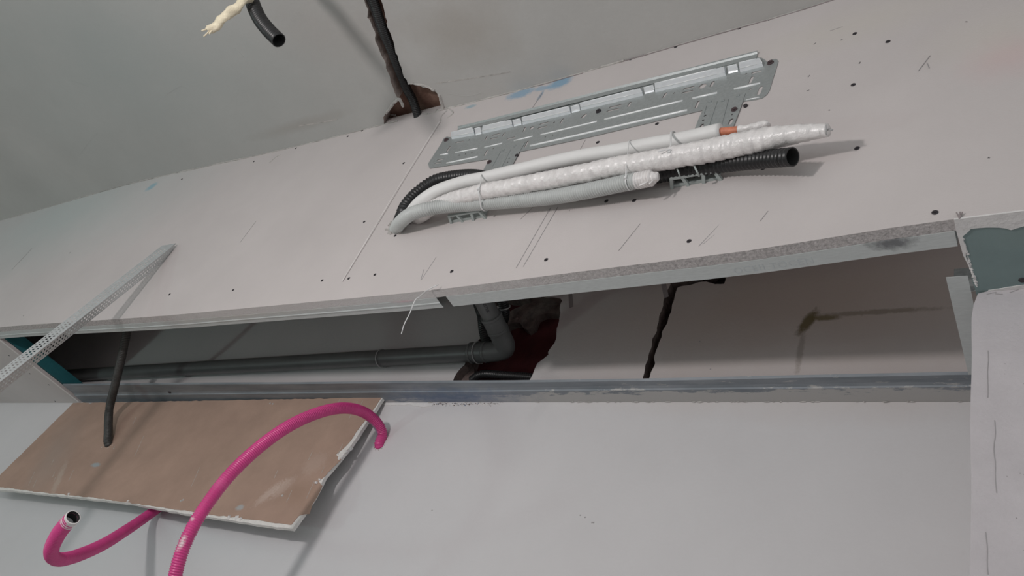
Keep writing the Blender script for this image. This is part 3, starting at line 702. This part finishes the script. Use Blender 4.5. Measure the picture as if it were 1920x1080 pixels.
slots = [((855,267.5),(869,264.7),.0045),((838,285),(844,275),.0055),((819.7,301),(831.7,298.7),.0045),((816,306.7),(828,305),.0045),((909,261),(913,253.7),.0045),((923,252),(936,249),.0045),((919,259),(932,256),.0045),
 ((941,253.7),(946,246.7),.0045),((949.7,259),(964.7,255.5),.005),((980.5,245),(984,236.7),.005),((1011.7,231),(1026.7,227.5),.005),((1007.5,239),(1024,234.7),.005),((1050,229.7),(1055,221),.005),((907.5,290.5),(913,279.7),.005),
 ((983,274),(989,262.5),.005),((1141.7,201),(1164,196),.005),((1137.5,208),(1161,202.5),.005),((1177.5,199),(1182,191),.006),((1244,183),(1249,174),.006),((1281.7,167.5),(1301.7,162.5),.005),((1279,174.7),(1299,170),.005),
 ((1333,162.5),(1338,153),.0065),((1304.7,202.5),(1310.5,189.7),.006),((1406,156),(1411,144),.006),((1410,137.5),(1428,133),.005),((1422,177.5),(1427.5,163),.007),((1091,219.5),(1098,212.5),.009)]
holes = [capsule(a, b, w*1.2) for a, b, w in slots]
holes += [hole_c(c, r) for c, r in [((879.5,262),.0025),((996,238),.007),((1038,228),.003),((861,290.5),.0022),((872.5,288),.0022),((884,285.5),.0022),((924,277),.0022),((935,274.7),.0022),((1021.7,255),.002),((1035.5,251.7),.002),((1264,174.7),.003),((1317.5,161.7),.0095),((1399,139),.003),((1407,168),.003)]]
outl = [(803,308),(806,316.5),(915,296.5),(972,283),(1100,257),(1311,208.5),(1397,190),(1418,187),(1430,184),(1438,178),(1443,170),(1449,150),(1455,132),(1459.5,115),(1456,111),(1447,111.5),(1439,117),(1434,112),(1428,108.5),(1419,107),(1200,160),(1000,210),(856,246),(851,251),(847,258),(838,257),(832,261),(829,268)]
bm = bmesh.new(); slab(bm, kf(outl, .0006), pn*.0009, 0, [[v+pn*.0006 for v in h] for h in holes])
plate = obj('plate', bm, M['galv_plate'])
bm = bmesh.new()                            # rolled lip along the top
def lipq(a, b):
    A = [(kp(*a, 0), 0), ]
    a0, b0 = kp(*a), kp(*b); up = Vector((0,0,1))
    p = [a0+pn*.0015, b0+pn*.0015, b0+pn*.003, a0+pn*.003]
    return a0, b0
L0, L1 = kp(857,247), kp(1419,107.5); up = Vector((0,0,1))
for (o0, z0, o1, z1) in [(.0015,-.004,.0015,.012),(.0015,.012,.006,.016)]:
    q = [L0+pn*o0+up*z0, L1+pn*o0+up*z0, L1+pn*o1+up*z1, L0+pn*o1+up*z1]; hexa(bm, q+[v+pn*.0013-up*.0005 for v in q])
tube(bm, [L0+pn*.0065+up*.0165, L1+pn*.0065+up*.0165], .0017, 8, .05)
lip = tag(obj('top_lip', bm, M['galv_plate']), 'rolled upper lip')
bm = bmesh.new(); edge = bmesh.new()
segs = [((849,251),(889,241),(890,253),(847.5,261.7),.008),((891.5,241),(902.5,238),(902.5,250),(891.7,253.5),.004),((907.5,238),(960,225),(961,236.5),(904,250),.008),((962,224.5),(976,221),(977,232),(962.5,236),.004),((980,221),(1069,200.5),(1070,212),(979,232.5),.008),((1071,199),(1086,195),(1087,206.5),(1071.5,210.5),.004),
 ((1088,195),(1204,168),(1206,179),(1088.5,206),.008),((1208,164.7),(1226,160),(1227,171.7),(1209,176),.004),((1229,159.5),(1361,128.5),(1361.5,142.5),(1228.5,173),.008),((1365,126),(1383,121.5),(1384,134.7),(1366,138.7),.004),((1387.5,121.5),(1426,112.5),(1431,125),(1388,136),.008)]
for a, b, c, d, h in segs:
    q = kf([a, b, c, d], .0016); ctr = sum(q, Vector())/4
    t = [v.lerp(Vector((ctr.x, ctr.y, v.z)), .02)*1.0 + pn*h + (Vector((0,0,-.004)) if i < 2 else Vector((0,0,.0035))) for i, v in enumerate(q)]
    hexa(bm, q+t)
    for e0_, e1_ in ((0,1),(3,2),(1,2)): tube(edge, [t[e0_], t[e1_]], .0010, 6, .04)  # thin pale tubes drawn as the glint along each ridge edge
ridge = tag(obj('stiffening_ridge', bm, M['galv_lit']), 'raised ridge in short lengths, painted as lit'); ridge2 = tag(obj('ridge_glint', edge, M['painted_glint'], smooth=True), 'painted glints along the ridge edges')
bm = bmesh.new()
for a, b, w in [((854,286),(895,277),.003),((907.5,275),(944,266),.003),((963,262),(998,253.7),.003),((1013,251),(1119,226.7),.0032),((1133,223),(1281.7,188.7),.0035),((1299,185),(1349,173.7),.004),((1376.7,167.5),(1431.7,155),.004),((837.5,306),(895,292.5),.0035),((993,272),(1289,207),.0042),((826,291),(843,288),.003),((1399,187.5),(1428,182),.002)]:
    A, B = kp(*a)+pn*.0012, kp(*b)+pn*.0012; tube(bm, [A, B], w*.75, 8, .03)
ribs = tag(obj('pressed_rib', bm, M['painted_glint'], smooth=True), 'thin pressed ribs, highlight painted on')
parts = [plate, lip, ridge, ridge2, ribs]
for leg, hs in [([(927,276),(985,264),(978,275),(954,319),(930,323),(905,319)], [capsule((943,318),(947,311),.006), hole_c((951,303),.002), hole_c((954,296),.002)]),
                ([(1325,193),(1398,176),(1390,200),(1378,232),(1375,239),(1340,244),(1309,248),(1303,243),(1311,222)], [capsule((1312,244),(1318,234),.0085), capsule((1368,234),(1373,224),.009), hole_c((1322.5,218),.0035), hole_c((1319,226.7),.003), hole_c((1373,216),.002)])]:
    bm = bmesh.new(); slab(bm, kf(leg, .0017), pn*.0009, 0, [[v+pn*.0017 for v in h] for h in hs])
    if leg[0][0] < 1000: lines = [((938,283),(920,316)),((957,279),(936,320)),]; boss = [(943,280.5),(964.7,273)]
    else: lines = [((1345,192),(1328,243)),((1366,188),(1352,241)),((1325,200),(1318,222))]; boss = [(1331.7,192),(1384,181),(1355.5,190)]
    for a, b in lines: tube(bm, [kp(*a)+pn*.0030, kp(*b)+pn*.0030], .0012, 6, .03)
    for c in boss: disc(bm, kp(*c)+pn*.003, pn, .0045, .002, 10)
    parts.append(tag(obj('support_leg', bm, M['galv_plate']), 'left hanging leg' if leg[0][0] < 1000 else 'right hanging leg'))
for c, mm in [((1122,208),'screw'),((1377.5,206.7),'rust'),((837.5,263.5),'rust'),((917,303),'rust'),((1445,118.5),'rust')]:
    bm = bmesh.new(); disc(bm, kp(*c)+pn*.0015, pn, .0078, .004, 14, cup=.002); disc(bm, kp(*c)+pn*.005, pn, .003, .0015, 6)
    parts.append(obj('screw', bm, M[mm]))
for c in [(1398,199),(968,290)]:
    bm = bmesh.new(); k = kp(*c); tube(bm, [k-pn*.003, k+pn*.004], .005, 8, .004)
    parts.append(tag(obj('spacer', bm, M['screw']), 'dark spacer beside the leg'))
for pt in parts:                              # the sheet follows the slight bow of the board behind it
    for v in pt.data.vertices: v.co.y += fY(v.co.x)-.0008-(PA.y+(PB.y-PA.y)*(v.co.x-PA.x)/(PB.x-PA.x))
a = empty('mounting_plate', kp(1130,215)); adopt(a, *parts); tag(a, 'galvanised steel wall mounting plate with slots and two legs on the bulkhead', 'mounting plate')

# ------------------------------------------------------------------ bundle of pipes below the plate
def bp(L): return [bulk(px, py, o) for px, py, o in L]
simple_tube('corrugated_conduit', 'black corrugated conduit at the back of the bundle under the mounting plate', 'conduit',
    bp([(745,428,-.03),(752,408,.02),(762,385,.03),(785,360,.03),(815,340,.03),(850,332,.03),(890,330,.03),(930,338,.028),(1000,350,.02),(1100,345,.02),(1180,338,.02),(1240,327,.024),(1300,317,.027),(1360,307,.032),(1420,300,.042),(1486,294,.058)]), .0178, M['black'], .0095, open_b=True, seg=20)
bm = bmesh.new()
tube(bm, bp([(762,416,-.015),(772,398,.035),(790,378,.055),(822,358,.06),(870,342,.06),(920,332,.06),(980,318,.055),(1040,304,.05),(1100,292,.05),(1160,283,.05),(1220,272,.05),(1280,262,.052),(1352,246,.055)]), .0172, 18, .008, prof=lambda s, a: 1+.03*noise.noise(Vector((s*14, a, 0))))
v1 = tag(obj('insulation', bm, M['white_smooth'], smooth=True), 'smooth white foam sleeve')
bm = bmesh.new(); tube(bm, bp([(1346,248,.055),(1370,245.5,.053),(1392,243.5,.050)]), .0085, 14, .006, prof=lambda s, a: 1+.1*noise.noise(Vector((s*60, a, 0)))); v2 = tag(obj('bare_copper', bm, M['copper'], smooth=True), 'orange bare length')
bm = bmesh.new(); tube(bm, bp([(1384,244,.053),(1400,241,.052),(1420,237,.050),(1434,233,.048),(1438,236,.046)]), .0085, 12, .003, prof=lambda s, a: 1+.28*noise.noise(Vector((s*90, math.cos(a), math.sin(a))))); v3 = tag(obj('taped_tip', bm, M['white_wrap'], smooth=True), 'wrapped white tip')
a = empty('insulated_pipe', bulk(1050,300,.05)); adopt(a, v1, v2, v3); tag(a, 'smooth white insulated pipe uppermost in the bundle, with orange bare length near its tip', 'pipe')
def wrap(s, a):
    x = (s/.021 + a/6.283) % 1
    taper = 1 if s < .98 else max(.55, 1-(s-.98)*4)
    grow = .86+.30*min(1, s/.85)
    return taper*grow*(1+.09*(x-.5)+.07*noise.noise(Vector((s*35, math.cos(a)*1.2, math.sin(a)*1.2)))+.03*noise.noise(Vector((s*110, a, 0))))
bm = bmesh.new()
tube(bm, bp([(783,412,-.005),(792,404,.02),(812,389,.042),(845,375,.058),(890,363,.068),(950,352,.07),(1010,341,.07),(1080,328,.07),(1150,314,.07),(1220,303,.07),(1290,290,.07),(1360,276,.07),(1430,262,.072),(1490,252,.072),(1528,247,.07),(1553,244,.07)]), .0200, 20, .003, prof=wrap)
z1 = tag(obj('wrapping', bm, M['white_wrap'], smooth=True), 'crinkled white plastic wrap')
bm = bmesh.new()
e = bulk(1550,244,.07)
for k in range(4):
    c = bulk(1522+k*9, 248-k*1.4, .071); d = (bulk(1553,244,.07)-bulk(1490,252,.072)).normalized()
    tube(bm, ring_pts(c, (d+Vector((0,.25,.3*(k % 2)))).normalized(), .0118-.0004*k, -3.1, 3.1, 14), .0008, 5, .004)
tube(bm, [e, e+Vector((.006,-.004,-.004)), e+Vector((.013,0,-.006))], .0018, 5, .003)
z2 = tag(obj('tape_turn', bm, M['tie_dull'], smooth=True), 'translucent tape turns at the tip')
a = empty('wrapped_pipe', bulk(1150,314,.07)); adopt(a, z1, z2); tag(a, 'thick white plastic-wrapped pipe, longest of the bundle under the mounting plate', 'pipe')
bm = bmesh.new()
gp = bp([(741,434,-.02),(748,420,.03),(766,404,.058),(792,394,.066),(830,387,.056),(880,383,.045),(930,379,.043),(980,375,.04),(1030,370,.04),(1080,362,.045),(1130,352,.05),(1180,341,.055),(1200,338,.056)])
ctube(bm, gp, .0178, .0062, amp=.19, seg=18)
y1 = tag(obj('conduit_body', bm, [M['grey_conduit'], M['bore']], smooth=True), 'light grey corrugated tube')
bm = bmesh.new()
g0, g1_ = bulk(1194,339,.056), bulk(1214,335,.057); gd = (g1_-g0).normalized()
ctube(bm, [g0, g1_, g1_+gd*.012], .0178, .0062, amp=.19, seg=16)
tube(bm, [g1_+gd*.010, g1_+gd*.018, g1_+gd*.024], .0140, 14, .002, prof=lambda s, a: 1-.5*min(1, s/.015)+.3*noise.noise(Vector((s*200, math.cos(a)*2, math.sin(a)*2))))
st = g1_+gd*.008
tube(bm, [st+Vector((0,0,-.008)), st+Vector((-.003,-.006,-.020)), st+Vector((-.012,-.008,-.028)), st+Vector((-.016,-.008,-.031))], .0022, 6, .003)
tube(bm, [st+Vector((.008,0,-.006)), st+Vector((.008,-.004,-.018)), st+Vector((.006,-.006,-.026))], .0020, 6, .003)
y2 = tag(obj('taped_end', bm, [M['white_wrap'], M['bore']], smooth=True), 'white taped end with short tails')
a = empty('corrugated_conduit', gp[6]); adopt(a, y1, y2); tag(a, 'light grey corrugated conduit lowest in the bundle, ending in white tape', 'conduit')
# ties round the bundle
def band(circ, label, w=.0016, tail=None, ref=((0,0),(0,0))):
    cs = [(bulk(px, py, o), r) for px, py, o, r in circ]
    d = (bulk(1150,314)-bulk(950,352)).normalized(); d.y = 0; d.normalize()
    c0 = cs[0][0].copy(); n1 = Vector((0,1,0)); n2 = d.cross(n1).normalized()
    P = []
    for i in range(41):
        an = 2*math.pi*i/40; q = n1*math.cos(an)+n2*math.sin(an)
        c, r = max(cs, key=lambda t: (t[0]-c0).dot(q)+t[1]); cc = c
        P.append(cc+q*(r+w))
    bm = bmesh.new()
    for i in range(40): 
        bar(bm, P[i]-d*0, P[i+1], w*2.4, .0012, -(((P[i]+P[i+1])/2)-c0).cross(d).cross(d))
    s1 = obj('strap', bm, M['tie'])
    k = min(P, key=lambda p: p.y+p.z*.5); bm = bmesh.new(); box(bm, k-Vector((.003,.003,.003)), k+Vector((.003,.003,.003)))
    if tail: tube(bm, [k, k+Vector((.003,-.004,.004)), k+Vector(tail)], w*.6, 6, .003)
    s2 = obj('locking_head', bm, M['tie'])
    e = empty('cable_tie', c0); adopt(e, s1, s2); tag(e, label, 'cable tie', 'cable ties round the bundle')
band([(908,338,.056,.0175),(907,361,.070,.0185),(909,380,.044,.0180)], 'clear cable tie round the bundle below the left leg of the plate', .0016)
band([(1184,279,.051,.0175),(1183,308,.070,.0195),(1181,340,.055,.0180)], 'clear cable tie round the bundle just before the grey conduit ends', .0009, (.004,-.010,.012))
band([(1263,265,.052,.0178),(1264,294,.070,.0205)], 'clear cable tie round the two white pipes above the right clip', .0022, (-.02,-.010,-.004))
bm = bmesh.new(); P = bp([(1300,306,.048),(1303,314,.053),(1307,322,.050),(1311,331,.034)]); tube(bm, P, .0020, 6, .003)
sr = tag(obj('strap', bm, M['clip'], smooth=True), 'grey strap round the black conduit')
bm = bmesh.new(); P = bp([(1268,314,.045),(1272,322,.050),(1275,332,.034)]); tube(bm, P, .0018, 6, .003)
sr2 = obj('strap', bm, M['clip'], smooth=True)
# ragged hole where the bundle leaves the board
bm = bmesh.new()
c = bulk(747, 424)
for i in range(26):
    an = i*.2417; r = random.uniform(.020,.036); q = Vector((c.x+math.cos(an)*r*1.1, 0, c.z+math.sin(an)*r)); q.y = fY(q.x)-.001
    v = bmesh.ops.create_icosphere(bm, subdivisions=1, radius=random.uniform(.003,.0085), matrix=Matrix.Translation(q))['verts']
    for w_ in v: w_.co += (w_.co-q)*noise.noise(w_.co*120)*1.0
pc = bulk(733,433); 
adopt(wu, tag(obj('hole_filler', bm, M['plaster_thin'], smooth=False), 'grey filler crumbs round the pipe hole', kind='stuff'))
# clips
def clip(c0, c1, label, extra=()):
    bm = bmesh.new(); A, B = bulk(*c0, .022), bulk(*c1, .022); d = (B-A).normalized(); L = (B-A).length; up = Vector((0,0,1))
    hexa(bm, [A-up*.003, B-up*.003, B+up*.004, A+up*.004]+[q+FRONT*.004 for q in (A-up*.003, B-up*.003, B+up*.004, A+up*.004)])
    hexa(bm, [A+up*.012, B+up*.012, B+up*.015, A+up*.015]+[q+FRONT*.004 for q in (A+up*.012, B+up*.012, B+up*.015, A+up*.015)])
    s1 = obj('rail', bm, M['clip'])
    feet = []
    for t in (0.02, .27, .73, .98):
        bm = bmesh.new(); p = A.lerp(B, t); w_ = d*.0035
        q = p+up*.001; foot = Vector((q.x, fY(q.x), q.z))
        sl = d*(-.006 if t in (.02,.73) else .006)
        hexa(bm, [q-w_-up*.003, q+w_-up*.003, q+w_+up*.003, q-w_+up*.003, foot-w_-up*.005+sl, foot+w_-up*.005+sl, foot+w_+up*.002+sl, foot-w_+up*.002+sl])
        feet.append(obj('foot', bm, M['clip']))
    bm = bmesh.new(); q = Vector(((A.x+B.x)/2, fY((A.x+B.x)/2), A.z+.010)); box(bm, q-Vector((L*.5,.006,.010)), q+Vector((L*.5,0,.012))); s3 = obj('base', bm, M['clip'])
    e = empty('pipe_clip', q); adopt(e, s1, s3, *feet, *extra); tag(e, label, 'pipe clip', 'plastic pipe clips')
clip((841,406),(900,397), 'grey plastic clip holding the grey conduit near the pipe hole')
clip((1257,337),(1342,322), 'grey plastic clip under the black conduit right of the taped end', [sr, sr2])

# ------------------------------------------------------------------ screws in the bulkhead board
SP = [(1603,63,'farther left of the two screws high at the right of the board'),(1665,78,'rightmost screw near the top of the board'),(1600,159,'screw right of the mounting plate at the height of its tab'),(1607,278,'screw right of the black conduit end and its shadow'),
(1753,398,'large-looking screw just above the bottom edge beside the green board'),(1443,37,'screw under the ceiling line, rightmost of that row'),(1386,53,'screw under the ceiling line, second from the right of that row'),(1267,88,'screw between ceiling line and the middle of the mounting plate'),
(1183,111,'screw just under the ceiling, left of mid mounting plate'),(1082,138,'screw at the right end of the blue smear'),(958,170,'screw inside the left part of the blue smear'),(1189,376,'right one of two screws below the taped conduit end'),(1137,377,'left one of two screws below the grey conduit'),
(1292,452,'screw near the bottom edge under the right pipe clip'),(1024,487,'screw near the bottom edge, right of the double pencil line'),(847,509,'screw near the bottom edge above the gap in the steel channel'),(703,515,'screw near the bottom edge, second right of the board joint'),
(654,522,'screw near the bottom edge just right of the board joint'),(604,526,'screw near the bottom edge just left of the board joint'),(683,416,'screw left of the board joint at the height of the pipe hole'),(757,306,'screw left of the board joint at the height of the plate leg'),
(1121,267,'screw between the plate and the white pipe, left one'),(1232,232,'screw just under the lower edge of the plate before its right leg'),(1431,316,'screw tucked under the black conduit near its open end'),(652,256,'left one of two screws under the ceiling left of the hole'),(679,245,'right one of two screws under the ceiling left of the hole'),
(476,303,'screw under the ceiling line, below the long grey scrape'),(341,336,'screw under the ceiling line right of the small blue mark'),(318,552,'screw below the tip of the corner bead'),(437,544,'screw near the bottom edge, midway from bead to board joint'),(741,442,'screw just below the hole where the pipes emerge'),(555,278,'screw under the ceiling midway along the left board')]
bm = bmesh.new(); disc(bm, (0,0,0), FRONT, .0052, .0010, 14, cup=.0009)
bar(bm, (-.0025,-.0004,0), (.0025,-.0004,0), .001, .0007, FRONT); bar(bm, (0,-.0004,-.0025), (0,-.0004,.0025), .001, .0007, FRONT)
s0 = obj('drywall_screw', bm, M['screw'])
for i, (px, py, lab) in enumerate(SP):
    o = s0 if i == 0 else s0.copy()
    if i: COL.objects.link(o)
    p = bulk(px, py); p.y = fY(p.x); o.location = p; k = 1 if px > 800 else .85; o.scale = (k, 1, k)
    tag(o, 'dark '+lab, 'screw', 'drywall screws in the bulkhead board')

# ------------------------------------------------------------------ perforated corner bead leaning from the bulkhead
T = bulk(323, 462, .003); Q = atC(0, 716, 2.8279/1.27); bd = (Q-T).normalized(); Lb = (Q-T).length+.22
view = (CAM-T.lerp(Q,.5)).normalized(); nb = (view-bd*view.dot(bd)).normalized(); sb = bd.cross(nb).normalized()
if sb.z < 0: sb = -sb
def wing(side):
    bm = bmesh.new(); w = (sb*side*math.cos(.85)-nb*math.sin(.85)); n = w.cross(bd).normalized(); wd = .034
    A = T-nb*0+nb*.024; pts = [A+bd*.004*(1-side), A+bd*Lb, A+bd*Lb+w*wd, A+bd*.03*(1)+w*wd]
    hs = []
    k = int((Lb-.06)/.0125)
    for i in range(k):
        for r_, off, rad in ((.010,0,.0033),(.0195,.5,.0036),(.028,0,.0024)):
            c = A+bd*(.05+(i+off)*.0125)+w*r_; hs.append([c+bd*math.cos(t*math.pi/3)*rad+w*math.sin(t*math.pi/3)*rad for t in range(6)])
    slab(bm, pts, n*.0006, 0, hs); return bm
w1 = tag(obj('wing', wing(1), M['bead']), 'upper perforated wing'); w2 = tag(obj('wing', wing(-1), M['bead']), 'lower perforated wing')
bm = bmesh.new(); tube(bm, [T+nb*.024+bd*.002, T+nb*.024+bd*Lb], .0016, 8, .05); w3 = obj('nose', bm, M['bead'], smooth=True)
a = empty('corner_bead', T); adopt(a, w1, w2, w3); tag(a, 'perforated galvanised corner bead leaning diagonally against the bulkhead at the left', 'corner bead')

# ------------------------------------------------------------------ thin white wire on the channel edge
we = fY(-1.2)+.04
simple_tube('wire', 'thin white wire dangling from the gap in the steel channel', 'wire', [atZ(822,534,ZS+.004), atZ(815,537,ZS-.004), atZ(800,545,ZS-.010), atC(786,557,1.78), atC(781,560,1.78), atC(776,568,1.78), atC(768,588,1.78), atC(758,608,1.78), atC(752,628,1.78)], .0013, M['tie'], None, seg=6, step=.004)
